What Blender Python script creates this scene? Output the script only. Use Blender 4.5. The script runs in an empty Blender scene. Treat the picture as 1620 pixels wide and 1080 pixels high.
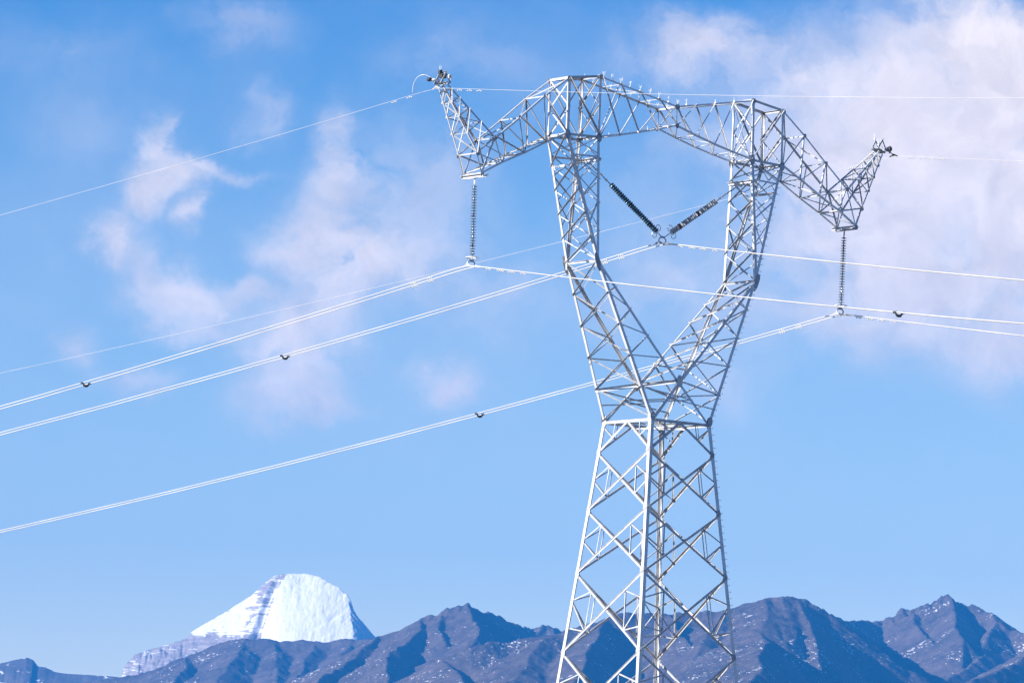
import bpy, bmesh, math, random
import numpy as np
from mathutils import Vector, Matrix
random.seed(7)
rng = np.random.default_rng(11)

# ------------------------------------------------------------------ camera
scene = bpy.context.scene
C = bpy.context.collection
EYE = 1.6
PITCH, ROLL, FPX = 0.105388785, 0.0379691842, 9000.0
cam_data = bpy.data.cameras.new('camera')
cam_data.sensor_width = 36.0
cam_data.lens = 36.0 * FPX / 1620.0
cam_data.clip_start = 1.0
cam_data.clip_end = 200000.0
cam = bpy.data.objects.new('camera', cam_data)
C.objects.link(cam)
cam.matrix_world = (Matrix.Translation((0, 0, EYE)) @ Matrix.Rotation(math.pi/2 + PITCH, 4, 'X')
                    @ Matrix.Rotation(ROLL, 4, 'Z'))
scene.camera = cam
CAMROT = cam.matrix_world.to_3x3()

def ray(u, v):
    """world direction of a spot of the photograph (1620 x 1080), scaled to horizontal length 1"""
    d = CAMROT @ Vector(((u - 810) / FPX, (540 - v) / FPX, -1.0))
    return d / math.hypot(d.x, d.y)

def at(u, v, dist):
    d = ray(u, v)
    return Vector((0, 0, EYE)) + d * dist

# ------------------------------------------------------------------ sun, sky, exposure
SUN_EL = math.radians(21)
sx, sy = -0.83, -0.56
n_ = math.hypot(sx, sy); sx /= n_; sy /= n_
sun_dir = Vector((sx*math.cos(SUN_EL), sy*math.cos(SUN_EL), math.sin(SUN_EL)))
sun_data = bpy.data.lights.new('sun', 'SUN')
sun_data.energy = 5.0
sun_data.angle = math.radians(0.5)
sun_data.color = (1.0, 0.94, 0.86)
sun = bpy.data.objects.new('sun', sun_data)
C.objects.link(sun)
sun.rotation_euler = sun_dir.to_track_quat('Z', 'Y').to_euler()

scene.view_settings.view_transform = 'Standard'
scene.view_settings.look = 'None'
scene.view_settings.gamma = 1.0
scene.view_settings.use_curve_mapping = False
scene.view_settings.exposure = 1.22

world = bpy.data.worlds.new("World")
scene.world = world
world.use_nodes = True
wn, wl = world.node_tree.nodes, world.node_tree.links
wn.clear()

def N(nodes, kind, **kw):
    n = nodes.new(kind)
    for k, v in kw.items():
        setattr(n, k, v)
    return n

def math_node(nodes, links, op, a, b=None, c=None, clamp=False):
    m = nodes.new('ShaderNodeMath'); m.operation = op; m.use_clamp = clamp
    for i, x in enumerate((a, b, c)):
        if x is None: continue
        if isinstance(x, (int, float)): m.inputs[i].default_value = x
        else: links.new(x, m.inputs[i])
    return m.outputs[0]

def build_world():
    out = N(wn, 'ShaderNodeOutputWorld'); bg = N(wn, 'ShaderNodeBackground')
    wl.new(bg.outputs[0], out.inputs[0])
    bg.inputs['Strength'].default_value = 0.062
    sky = N(wn, 'ShaderNodeTexSky', sky_type='NISHITA')
    sky.sun_disc = False
    sky.sun_elevation = SUN_EL
    sky.sun_rotation = math.atan2(sx, sy)
    sky.altitude = 1800
    sky.air_density = SKY_AIR
    sky.dust_density = 0.0
    sky.ozone_density = 6.0
    tint = N(wn, 'ShaderNodeMix', data_type='RGBA', blend_type='MULTIPLY')
    tint.inputs[0].default_value = 1.0
    wl.new(sky.outputs[0], tint.inputs[6]); tint.inputs[7].default_value = SKY_TINT
    geo = N(wn, 'ShaderNodeTexCoord')
    sep = N(wn, 'ShaderNodeSeparateXYZ'); wl.new(geo.outputs['Generated'], sep.inputs[0])
    # the air whitens towards the horizon
    hr = N(wn, 'ShaderNodeMapRange'); wl.new(sep.outputs[2], hr.inputs[0]); hr.inputs[1].default_value = 0.04; hr.inputs[2].default_value = 0.17
    pale = N(wn, 'ShaderNodeMix', data_type='RGBA'); wl.new(hr.outputs[0], pale.inputs[0])
    pale.inputs[6].default_value = (3.3, 2.0, 1.12, 1); pale.inputs[7].default_value = (.42, .74, .86, 1)
    wl.new(pale.outputs[2], tint.inputs[7])
    # ---- clouds, by direction only
    M = lambda op, a, b=None, c=None, clamp=False: math_node(wn, wl, op, a, b, c, clamp)
    ysafe = M('MAXIMUM', sep.outputs[1], 0.05)
    px = M('MULTIPLY', M('DIVIDE', sep.outputs[0], ysafe), 9.0)
    pz = M('MULTIPLY', M('DIVIDE', sep.outputs[2], ysafe), 9.0)
    comb = N(wn, 'ShaderNodeCombineXYZ'); wl.new(px, comb.inputs[0]); wl.new(pz, comb.inputs[1])
    P = comb.outputs[0]
    def noise(vec, scale, detail, rough, dist=0.0, seed=0.0):
        n = N(wn, 'ShaderNodeTexNoise', noise_dimensions='3D')
        ad = N(wn, 'ShaderNodeVectorMath', operation='ADD'); wl.new(vec, ad.inputs[0]); ad.inputs[1].default_value = (seed, seed*1.7, seed*0.3)
        wl.new(ad.outputs[0], n.inputs['Vector'])
        n.inputs['Scale'].default_value = scale; n.inputs['Detail'].default_value = detail
        n.inputs['Roughness'].default_value = rough; n.inputs['Distortion'].default_value = dist
        return n
    w1 = noise(P, 5.0, 9, 0.62, 0.0, 3.1)
    sub = N(wn, 'ShaderNodeVectorMath', operation='SUBTRACT'); wl.new(w1.outputs['Color'], sub.inputs[0]); sub.inputs[1].default_value = (0.5, 0.5, 0.5)
    mad = N(wn, 'ShaderNodeVectorMath', operation='MULTIPLY_ADD'); wl.new(sub.outputs[0], mad.inputs[0]); mad.inputs[1].default_value = (0.21, 0.21, 0.0); wl.new(P, mad.inputs[2])
    Q = mad.outputs[0]
    total = None
    for (u, v, ru, rv, rot, amp) in CLOUDS:
        d = ray(u, v); cx, cz = d.x/d.y*9, d.z/d.y*9
        s = N(wn, 'ShaderNodeVectorMath', operation='SUBTRACT'); wl.new(Q, s.inputs[0]); s.inputs[1].default_value = (cx, cz, 0)
        src = s.outputs[0]
        if rot:
            r = N(wn, 'ShaderNodeVectorRotate', rotation_type='Z_AXIS'); wl.new(src, r.inputs['Vector']); r.inputs['Angle'].default_value = math.radians(rot); src = r.outputs[0]
        m = N(wn, 'ShaderNodeVectorMath', operation='MULTIPLY'); wl.new(src, m.inputs[0]); m.inputs[1].default_value = (1000.0/ru, 1000.0/rv, 0)
        l = N(wn, 'ShaderNodeVectorMath', operation='DOT_PRODUCT'); wl.new(m.outputs[0], l.inputs[0]); wl.new(m.outputs[0], l.inputs[1])
        e = M('EXPONENT', M('MULTIPLY', l.outputs['Value'], -1.0))
        total = M('MULTIPLY', e, amp) if total is None else M('MULTIPLY_ADD', e, amp, total)
    n2 = noise(Q, 8.0, 10, 0.62, 0.2, 9.2)
    n3 = noise(P, 2.2, 5, 0.55, 0.2, 5.7)
    gain = M('MULTIPLY_ADD', n2.outputs[0], 3.3, -0.85, True)
    gain2 = M('MULTIPLY_ADD', n3.outputs[0], 1.2, 0.35)
    dens = M('MULTIPLY', M('MULTIPLY', total, gain), gain2)
    veil = M('MULTIPLY', M('SUBTRACT', n3.outputs[0], 0.47, clamp=True), 0.3)
    low = M('SMOOTH_MIN', 1.0, 1.0, 0.0)
    dens = M('ADD', dens, veil)
    cov = M('SUBTRACT', 1.0, M('EXPONENT', M('MULTIPLY', M('MAXIMUM', dens, 0.0), -1.9)))
    front = N(wn, 'ShaderNodeMapRange'); wl.new(sep.outputs[1], front.inputs[0]); front.inputs[1].default_value = 0.05; front.inputs[2].default_value = 0.5
    cov = M('MULTIPLY', cov, front.outputs[0])
    mix = N(wn, 'ShaderNodeMix', data_type='RGBA'); wl.new(cov, mix.inputs[0]); wl.new(tint.outputs[2], mix.inputs[6])
    # lit and shaded parts of the cloud masses
    n4 = noise(Q, 11.0, 7, 0.6, 0.2, 14.3)
    sh = N(wn, 'ShaderNodeMapRange'); wl.new(n4.outputs[0], sh.inputs[0]); sh.inputs[1].default_value = .35; sh.inputs[2].default_value = .65; sh.inputs[3].default_value = .80; sh.inputs[4].default_value = 1.04
    cc = N(wn, 'ShaderNodeVectorMath', operation='SCALE'); cc.inputs[0].default_value = CLOUD_COL[:3]; wl.new(sh.outputs[0], cc.inputs['Scale'])
    wl.new(cc.outputs[0], mix.inputs[7])
    wl.new(mix.outputs[2], bg.inputs['Color'])

SKY_AIR = 1.0
SKY_TINT = (.98, .95, 1.0, 1)
HAZE_DENS = 5.4e-5
HAZE_COL = (.03, .33, 1.0, 1)
CLOUD_COL = (10.2, 8.7, 7.6, 1)
# spots of cloud: place on the photograph, half-widths, rotation, weight
CLOUDS = [
 (1490,250,200,160,0,1.9),(1590,120,120,110,0,1.5),(1600,400,120,130,0,1.5),(1370,200,100,80,20,1.0),(1260,140,90,40,15,.6),(1560,40,90,50,10,.9),
 (1120,90,100,42,-10,.85),(1180,230,110,60,0,.35),(1360,400,140,110,0,1.0),(1300,500,110,45,0,.5),(1600,550,100,60,0,.8),(1450,480,120,70,0,.8),(1060,430,120,120,0,.35),(1400,300,90,90,0,.8),
 (250,225,22,34,20,1.1),(282,275,46,24,-25,1.3),(350,262,60,13,5,.35),(235,318,32,40,-30,.8),(190,385,26,40,-35,1.2),(290,480,62,32,-5,1.0),(248,435,24,30,0,.4),(312,345,16,28,0,.7),(385,455,32,20,0,.5),(330,520,40,22,0,.4),
 (550,215,28,50,0,.6),(545,300,45,80,10,.7),(475,400,42,32,0,.8),(550,425,62,54,0,2.2),(670,320,100,100,0,.42),(640,430,90,45,0,.5),(440,540,52,52,0,1.3),(455,620,70,34,-20,1.0),(520,520,50,44,0,.5),(700,605,42,30,-10,.7),(500,655,60,22,-10,.6),
 (205,605,60,22,0,.6),(110,545,34,26,0,.4),(130,190,100,60,0,.08),(420,175,40,30,0,.3),(90,70,120,60,0,.10),(370,40,70,30,0,.25),(790,470,80,55,0,.3),(740,90,140,50,0,.12),(1130,600,60,40,0,.2),
]
build_world()

# ------------------------------------------------------------------ naming helpers
def tag(o, label=None, cat=None, group=None, kind=None):
    if label: o['label'] = label
    if cat: o['category'] = cat
    if group: o['group'] = group
    if kind: o['kind'] = kind
    return o

def mesh_obj(name, verts, faces, mat, parent=None, smooth=False):
    me = bpy.data.meshes.new(name)
    me.from_pydata([tuple(v) for v in verts], [], faces)
    me.validate()
    if smooth:
        me.polygons.foreach_set('use_smooth', [True]*len(me.polygons))
    me.materials.append(mat)
    o = bpy.data.objects.new(name, me)
    C.objects.link(o)
    if parent: o.parent = parent
    return o

def empty(name, loc, rz=0.0):
    e = bpy.data.objects.new(name, None)
    C.objects.link(e); e.location = loc; e.rotation_euler = (0, 0, rz)
    e.empty_display_size = 0.5
    return e

class MB:
    """collects shapes and links them as one mesh object"""
    def __init__(s): s.v = []; s.f = []
    def add(s, verts, faces):
        b = len(s.v); s.v += [Vector(x) for x in verts]; s.f += [tuple(i+b for i in f) for f in faces]
    def prism(s, p0, p1, prof, a, b):
        n = len(prof)
        vs = [p0 + a*x + b*y for x, y in prof] + [p1 + a*x + b*y for x, y in prof]
        fs = [(i, (i+1) % n, n+(i+1) % n, n+i) for i in range(n)]
        if n == 6:   # L section: caps as two quads
            fs += [(0, 3, 2, 1), (0, 5, 4, 3), (n+0, n+1, n+2, n+3), (n+0, n+3, n+4, n+5)]
        else:
            fs += [tuple(range(n-1, -1, -1)), tuple(range(n, 2*n))]
        s.add(vs, fs)
    def angle(s, p0, p1, w, a, b, t=None, w2=None):
        """L-shaped steel angle from p0 to p1, flanges along a and b"""
        p0, p1 = Vector(p0), Vector(p1)
        d = (p1-p0).normalized()
        a = Vector(a); a = (a - d*a.dot(d)).normalized()
        b = Vector(b); b = b - d*b.dot(d); b = (b - a*b.dot(a)).normalized()
        t = t or max(0.012, w*0.12); w2 = w2 or w
        s.prism(p0, p1, [(0, 0), (w, 0), (w, t), (t, t), (t, w2), (0, w2)], a, b)
    def brace(s, p0, p1, w, n, off=0.0, hood=False):
        """angle lying in a face with outward normal n"""
        p0, p1 = Vector(p0), Vector(p1); n = Vector(n)
        d = (p1-p0).normalized()
        n = (n - d*n.dot(d)).normalized()
        side = d.cross(n)
        if side.z > 0: side = -side
        o = -n*off - side*w*0.5
        if hood is True: s.angle(p0+o, p1+o, w*.55, side, n, None, w*1.25)
        else: s.angle(p0+o, p1+o, w, side, n if hood else -n, None, w*float(hood) if hood else None)
    def box(s, c, ax, ay, az):
        c = Vector(c)
        vs = [c + ax*i + ay*j + az*k for i in (-1, 1) for j in (-1, 1) for k in (-1, 1)]
        s.add(vs, [(0,1,3,2),(4,6,7,5),(0,4,5,1),(2,3,7,6),(0,2,6,4),(1,5,7,3)])
    def plate(s, c, n, up, hw, hh, t=0.012):
        n = Vector(n).normalized(); up = Vector(up); up = (up-n*up.dot(n)).normalized(); r = up.cross(n)
        k = 0.45
        pr = [(-hw, -hh*k), (-hw*k, -hh), (hw*k, -hh), (hw, -hh*k), (hw, hh*k), (hw*k, hh), (-hw*k, hh), (-hw, hh*k)]
        c = Vector(c)
        s.prism(c-n*t*0.5, c+n*t*0.5, pr, r, up)
    def tube(s, pts, r, n=6, closed=False):
        pts = [Vector(p) for p in pts]; m = len(pts); vs = []; fs = []
        up = None
        for i, p in enumerate(pts):
            if closed: d = pts[(i+1) % m]-pts[i-1]
            else: d = pts[min(i+1, m-1)]-pts[max(i-1, 0)]
            d.normalize()
            if up is None:
                up = Vector((0, 0, 1)) if abs(d.z) < .9 else Vector((1, 0, 0))
            a = (up - d*up.dot(d)).normalized(); up = a; b = d.cross(a)
            rr = r[i] if isinstance(r, (list, tuple)) else r
            vs += [p + a*(rr*math.cos(2*math.pi*k/n)) + b*(rr*math.sin(2*math.pi*k/n)) for k in range(n)]
        for i in range(m if closed else m-1):
            j = (i+1) % m
            fs += [(i*n+k, i*n+(k+1) % n, j*n+(k+1) % n, j*n+k) for k in range(n)]
        if not closed: fs += [tuple(range(n-1, -1, -1)), tuple((m-1)*n+k for k in range(n))]
        s.add(vs, fs)
    def lathe(s, p0, d, prof, n=16):
        """prof: (distance along d, radius)"""
        p0 = Vector(p0); d = Vector(d).normalized()
        a = d.orthogonal().normalized(); b = d.cross(a); vs = []; m = len(prof)
        for h, r in prof:
            vs += [p0 + d*h + a*(r*math.cos(2*math.pi*k/n)) + b*(r*math.sin(2*math.pi*k/n)) for k in range(n)]
        fs = [(i*n+k, i*n+(k+1) % n, (i+1)*n+(k+1) % n, (i+1)*n+k) for i in range(m-1) for k in range(n)]
        s.add(vs, fs)
    def build(s, name, mat, parent=None, smooth=False):
        return mesh_obj(name, s.v, s.f, mat, parent, smooth)

# ------------------------------------------------------------------ materials
def mat_base(name, rough=0.6, metallic=0.0):
    m = bpy.data.materials.new(name); m.use_nodes = True
    n, l = m.node_tree.nodes, m.node_tree.links
    b = n['Principled BSDF']; b.inputs['Roughness'].default_value = rough; b.inputs['Metallic'].default_value = metallic
    return m, n, l, b

def ramp(n, l, fac, stops):
    r = n.new('ShaderNodeValToRGB'); el = r.color_ramp.elements
    while len(el) < len(stops): el.new(0.5)
    for e, (p, c) in zip(el, stops): e.position = p; e.color = (*c, 1)
    l.new(fac, r.inputs[0]); return r.outputs[0]

def noise_tex(n, l, vec, scale, detail=4, rough=0.55, dist=0.0):
    t = n.new('ShaderNodeTexNoise'); t.inputs['Scale'].default_value = scale; t.inputs['Detail'].default_value = detail
    t.inputs['Roughness'].default_value = rough; t.inputs['Distortion'].default_value = dist
    if vec is not None: l.new(vec, t.inputs['Vector'])
    return t.outputs[0]

def varied(name, c0, c1, scale, rough, metallic=0.0, bump=0.0):
    m, n, l, b = mat_base(name, rough, metallic)
    tc = n.new('ShaderNodeTexCoord')
    f = noise_tex(n, l, tc.outputs['Object'], scale, 5, 0.6)
    l.new(ramp(n, l, f, [(0.3, c0), (0.7, c1)]), b.inputs['Base Color'])
    return m

def tone(m, lo, hi):
    n, l = m.node_tree.nodes, m.node_tree.links
    b = n['Principled BSDF']; src = b.inputs['Base Color'].links[0].from_socket
    oi = n.new('ShaderNodeObjectInfo'); mr = n.new('ShaderNodeMapRange'); l.new(oi.outputs['Random'], mr.inputs[0]); mr.inputs[3].default_value = lo; mr.inputs[4].default_value = hi
    v = n.new('ShaderNodeVectorMath'); v.operation = 'SCALE'; l.new(src, v.inputs[0]); l.new(mr.outputs[0], v.inputs['Scale']); l.new(v.outputs[0], b.inputs['Base Color'])
    return m
M_STEEL = varied('galvanised_steel', (.50, .51, .53), (.66, .67, .69), 1.3, 0.42, 0.35)
M_STEEL2 = varied('galvanised_brace', (.40, .41, .44), (.66, .67, .69), 2.1, 0.45, 0.35)
M_PLATE = varied('gusset_steel', (.26, .28, .32), (.40, .42, .46), 5.0, 0.5, 0.3)  # tone lowered to paint in the shade of the line-side faces
M_WIRE = varied('aluminium_strand', (.50, .50, .51), (.72, .72, .72), 0.25, 0.4, 0.2)
M_FIT = varied('cast_fitting', (.40, .41, .43), (.60, .61, .62), 9.0, 0.45, 0.3)
M_DARKFIT = varied('dark_fitting', (.02, .02, .025), (.05, .05, .055), 9.0, 0.6)
M_SPIKE = varied('spike_wire', (.75, .75, .75), (.85, .85, .85), 9.0, 0.35, 0.2)
def glassy(name, c0, c1):
    m = varied(name, c0, c1, 4.0, 0.12)
    m.node_tree.nodes['Principled BSDF'].inputs['Coat Weight'].default_value = 0.6
    return m
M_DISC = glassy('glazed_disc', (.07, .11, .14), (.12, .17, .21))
M_DISCLIT = glassy('sunlit_disc', (.30, .36, .42), (.42, .48, .54))  # lighter copy of the disc glaze, with sunlight painted into the colour
M_DISCSHADE = glassy('shaded_teal_disc', (.05, .11, .13), (.09, .16, .18))  # darker copy for the left slanting string, its shaded side painted in
M_DISCRED = glassy('dark_red_disc', (.02, .004, .006), (.035, .006, .008))
M_WHITE = varied('white_enamel', (.78, .78, .78), (.86, .86, .85), 6.0, 0.35)
M_CONC = varied('concrete', (.30, .29, .28), (.42, .41, .39), 3.0, 0.9)

tone(M_STEEL, 1.0, 1.28); tone(M_STEEL2, .85, 1.25); tone(M_PLATE, .8, 1.3)
# ------------------------------------------------------------------ the pylon
TH, DX, DIST, HZ = 0.657354025, 8.60977361, 330.504707, 25.1307039 + EYE
TOW = Vector((DX, DIST, HZ))     # frame in which the tower was measured; its ground is at z = -HZ
ct, st = math.cos(TH), math.sin(TH)
def tw(x, y, z):                  # tower frame -> world
    return Vector((DX + x*ct - y*st, DIST + x*st + y*ct, HZ + z))

pylon = empty('lattice_pylon', (DX, DIST, 0.0), TH)
tag(pylon, 'tall galvanised steel lattice pylon with goblet-shaped head carrying all the power lines', 'pylon')
GZ = -HZ
def L(x, y, z):                   # tower frame -> pylon local
    return Vector((x, y, z - GZ))

def lerp(a, b, t): return a + (b-a)*t

KEY = dict(
 waist=(2.221, 2.25, 5.40), n1=(2.36, 2.36, 3.50), n2=(2.72, 2.74, 0.10), n3=(3.09, 3.14, -3.57), n4=(3.55, 3.60, -8.2),
 knee=(6.007, 1.483, 14.218), kn=(0, 1.934, 7.764), cbo=(8.175, .95, 21.36), cbi=(5.76, .95, 21.45),
 cto=(8.155, .93, 24.66), cti=(5.734, .92, 25.016), mt=(0, .90, 23.97), mb=(0, .93, 22.77),
 t1=(9.876, .91, 23.40), t2=(11.62, .92, 21.94), t3=(13.333, .93, 20.57),
 b1=(9.647, .95, 20.66), b2=(11.2, .94, 19.86), b3=(12.75, .93, 19.14), b4=(14.17, .89, 18.375),
 po=(14.584, .91, 19.52), tip=(16.45, .37, 23.2))
def K(name, s_x=1, s_y=1):
    x, y, z = KEY[name]; return L(x*s_x, y*s_y, z)

STEP = []
# ---- body: straight legs through waist and n4 down to the ground
slope = (3.60-2.235)/(5.40+8.2)
def hw(z): return 2.235 + (5.40-z)*slope
def B(sxx, syy, z): return L(sxx*hw(z), syy*hw(z), z)
LEV = [5.40, 3.50, 0.10, -3.57, -8.2, -13.6, -19.4, GZ+0.35]
for sxx in (-1, 1):
    for syy in (-1, 1):
        m = MB()
        m.angle(B(sxx, syy, GZ+0.3), B(sxx, syy, 5.52), 0.23, (-sxx, 0, 0), (0, -syy, 0), 0.026)
        leg = m.build('leg', M_STEEL, pylon)
        for z in LEV[:-1]:
            g = MB(); c = B(sxx, syy, z)
            g.plate(c + Vector((-sxx*.15, syy*0.008, 0)), (0, syy, 0), (0, 0, 1), .16, .26 if z < 5 else .34)
            g.plate(c + Vector((sxx*0.008, -syy*.15, 0)), (sxx, 0, 0), (0, 0, 1), .16, .26 if z < 5 else .34)
            g.build('gusset_plate', M_STEEL if sxx < 0 else M_PLATE, leg)  # sunward legs get paler plates, the others darker: sun and shade painted in
        f = MB(); c = B(sxx, syy, GZ)
        f.lathe(c + Vector((0, 0, -.5)), (0, 0, 1), [(0, .9), (.8, .9), (.86, .82), (.86, .0)], 20)
        f.build('footing', M_CONC, leg)
        if (sxx == 1 and syy == -1):
            sb = MB(); z = GZ+3; k = 0
            while z < 5.3:
                c = B(sxx, syy, z); d = Vector((1, 0, 0)) if k % 2 else Vector((0, -1, 0))
                sb.tube([c, c + d*.17], .013, 5); sb.tube([c+d*.16, c+d*.18], .024, 5)
                z += .38; k += 1
            sb.build('step_bolt_row', M_PLATE, leg)['kind'] = 'stuff'

def body_face(c0, c1, n):
    """c0, c1: corner signs; n outward normal"""
    m = MB()
    def P(side, z): return B(*(c0 if side == 0 else c1), z)
    n = Vector(n)
    W, w = .135, .075
    # waist triangle: inverted V from the middle of the waist strut
    mid = (P(0, 5.40)+P(1, 5.40))/2 + Vector((0, 0, -.12))
    m.brace(P(0, 5.30), P(1, 5.30), .17, n, .03)
    for s in (0, 1):
        low = P(s, 3.50)
        m.brace(mid, low, W, n, .03 + .02*s)
        q = lerp(mid, low, .5)
        m.brace(q, P(s, 5.1), w, n, .05)
        m.brace(q, lerp(P(0, 5.3), P(1, 5.3), .25 if s == 0 else .75), w*.8, n, .06)
    # X panels
    for k in range(1, len(LEV)-1):
        za, zb = LEV[k], LEV[k+1]
        m.brace(P(0, za), P(1, zb), W, n, .04)
        m.brace(P(1, za), P(0, zb), W, n, .0, .4)
        # crossing height
        wa = (P(1, za)-P(0, za)).length; wb = (P(1, zb)-P(0, zb)).length
        tc = wa/(wa+wb)
        X = lerp(P(0, za), P(1, zb), tc)
        for s in (0, 1):
            qa = lerp(P(s, za), X, .5); qb = lerp(P(s, zb), X, .5)
            if k < 3:
                mm = P(s, za + (zb-za)*tc)
                m.brace(mm, qa, w, n, .05); m.brace(mm, qb, w, n, .06)
            else:
                ma = P(s, za + (zb-za)*.34); mb_ = P(s, za + (zb-za)*.68)
                m.brace(ma, qa, w, n, .05); m.brace(ma, qb, w, n, .06); m.brace(mb_, qb, w, n, .07)
            m.brace(qa, qb, w*.9, n, .08)
        m.plate(X - n*.035, n, (0, 0, 1), .12, .12)
    return m.build('body_bracing', M_STEEL2, pylon)
for c0, c1, n in (((-1,1),(-1,-1),(-1,0,0)), ((1,-1),(1,1),(1,0,0)), ((-1,-1),(1,-1),(0,-1,0)), ((-1,1),(1,1),(0,1,0))):
    body_face(c0, c1, n)
# horizontal diaphragm in the waist
m = MB()
Pm = [B(-1,-1,5.25), B(1,-1,5.25), B(1,1,5.25), B(-1,1,5.25)]
mids = [lerp(Pm[i], Pm[(i+1) % 4], .5) for i in range(4)]
for i in range(4): m.brace(mids[i], mids[(i+1) % 4], .09, (0, 0, 1), .03)
m.brace(mids[0], mids[2], .08, (0, 0, 1), .1)
m.build('waist_diaphragm', M_STEEL2, pylon)

# ---- the two goblet columns
def part_root(name, at_=(0, 0, 0)):
    e = bpy.data.objects.new(name, None); C.objects.link(e); e.parent = pylon; e.location = at_; e.empty_display_size = .3
    return e
def column(s):
    col = part_root('column')
    def plate1(*a):
        p = MB(); p.plate(*a); p.build('gusset_plate', M_PLATE, col)
    for syy in (-1, 1):
        k = K('knee', s, syy)
        plate1(k + Vector((0, syy*.02, -.1)), (0, syy, 0), K('cbo', s, syy)-K('waist', s, syy), .15, .55, .02)
        plate1(k + Vector((s*.03, -syy*.10, .0)), (s, 0, 0), (0, 0, 1), .09, .4, .02)
        plate1(K('waist', s, syy)+Vector((-s*.06, syy*.03, .12)), (0, syy, 0), (0, 0, 1), .17, .27, .02)
        plate1(K('cbo', s, syy)+Vector((-s*.05, syy*.02, -.02)), (0, syy, 0), (0, 0, 1), .18, .28, .02)
        plate1(K('cbi', s, syy)+Vector((s*.05, syy*.02, -.02)), (0, syy, 0), (0, 0, 1), .18, .28, .02)
        plate1(K('cto', s, syy)+Vector((-s*.05, syy*.02, -.05)), (0, syy, 0), (1, 0, 0), .14, .18, .02)
        plate1(K('cti', s, syy)+Vector((s*.05, syy*.02, -.05)), (0, syy, 0), (1, 0, 0), .14, .18, .02)
    foot_in = {}
    for syy in (-1, 1):
        # outer leg
        o = MB()
        o.angle(K('waist', s, syy), K('knee', s, syy), .18, (-s, 0, 0), (0, -syy, 0), .022)
        o.angle(K('knee', s, syy), K('cbo', s, syy), .17, (-s, 0, 0), (0, -syy, 0), .02)
        o.angle(K('cbo', s, syy), K('cto', s, syy), .15, (-s, 0, 0), (0, -syy, 0), .02)
        o.build('outer_leg', M_STEEL, col)
        i = MB(); off = Vector((-s*.10, 0, 0))
        i.angle(K('knee', s, syy)+off, K('kn', s, syy)+Vector((s*.05, syy*(.03*s), 0)), .09 if (s > 0 and syy > 0) else .16, (s, 0, 0), (0, -syy, 0), .022)
        i.angle(K('knee', s, syy)+off, K('cbi', s, syy), .17, (s, 0, 0), (0, -syy, 0), .02)
        i.angle(K('cbi', s, syy), K('cti', s, syy), .15, (s, 0, 0), (0, -syy, 0), .02)
        # below the K node the leg runs on to the opposite corner of the waist
        i.angle(K('kn', s, syy)+Vector((0, syy*(.05*s), 0)), K('waist', -s, syy)+Vector((s*.12, -syy*.03, 0)), .15, (s, 0, 0), (0, -syy, 0), .02)
        i.build('inner_leg', M_STEEL, col)
    # levels
    TO = [0, .2, .4, .6, .8, 1.0]                 # outer leg: knee -> waist
    TI = [0, .22, .40, .62, .81, 1.0]             # inner leg: knee -> K node
    def O(syy, t): return lerp(K('knee', s, syy), K('waist', s, syy), t)
    def I(syy, t): return lerp(K('knee', s, syy)+off, K('kn', s, syy), t)
    w = .072
    for syy in (-1, 1):       # line-side faces
        f = MB(); n = Vector((0, syy, 0))
        for k in range(1, 6):
            if k < 5:
                f.brace(O(syy, TO[k]), I(syy, TI[k+1] if k+1 < 6 else 1), w, n, .03)
                f.brace(O(syy, TO[k]), I(syy, TI[k]), w, n, .05)
            else:
                f.brace(O(syy, .9), lerp(K('kn', s, syy), K('waist', -s, syy), .45), w, n, .05)
                f.brace(O(syy, .8), lerp(K('kn', s, syy), K('waist', -s, syy), .45), w, n, .06)
        f.build('face_bracing', M_STEEL2, col); f = MB()
        # upper column, X bracing between outer and inner leg
        U = [0, .28, .5, .69, .86, 1.0]
        def UO(t): return lerp(K('knee', s, syy), K('cbo', s, syy), t)
        def UI(t): return lerp(K('knee', s, syy)+off, K('cbi', s, syy), t)
        for k in range(1, 5):
            if k % 2: f.brace(UO(U[k]), UI(U[k+1]), w, n, .03); 
            else: f.brace(UI(U[k]), UO(U[k+1]), w, n, .03)
            if k % 2: f.brace(UI(U[k]), UO(U[k+1]), w*.7, n, .05 + w)
            else: f.brace(UO(U[k]), UI(U[k+1]), w*.7, n, .05 + w)
        f.brace(UO(.84), UI(.84), .10, n, .03)
        f.build('face_bracing', M_STEEL2, col); f = MB()
        # head panel between bottom and top chord
        f.brace(K('cbo', s, syy), K('cbi', s, syy), .14, n, .03)
        f.brace(K('cto', s, syy), K('cti', s, syy), .14, n, .03)
        f.brace(K('cto', s, syy), K('cbi', s, syy), .11, n, -.01, True)
        if syy > 0: f.brace(K('cti', s, syy), K('cbo', s, syy), .09, n, .12)
        f.build('face_bracing', M_STEEL2, col)
    # outer faces (facing away from the pylon's middle) and inner faces
    for which in ('outer', 'inner'):
        f = MB(); n = Vector((s if which == 'outer' else -s, 0, 0))
        if which == 'outer':
            def Q(syy, t): return O(syy, t)
            lv = TO
        else:
            def Q(syy, t): return I(syy, t)
            lv = TI
        n2 = Vector((s, 0, -.5)) if which == 'outer' else Vector((-s, 0, .7))
        for k in range(5):
            f.brace(Q(1, lv[k+1]), Q(-1, lv[k]), w*1.15, n2, -.01, True)
            if which == 'outer': f.brace(Q(-1, lv[k+1]), Q(1, lv[k]), w*.9, n2, .03)
        f.build('face_bracing', M_STEEL2, col); f = MB()
        ctop = 'cbo' if which == 'outer' else 'cbi'
        dd = Vector((0, 0, 0)) if which == 'outer' else off
        def UQ(syy, t): return lerp(K('knee', s, syy)+dd, K(ctop, s, syy), t)
        U = [0, .19, .38, .57, .76, 1.0] if which == 'outer' else [0, .24, .47, .66, .83, 1.0]
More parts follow.
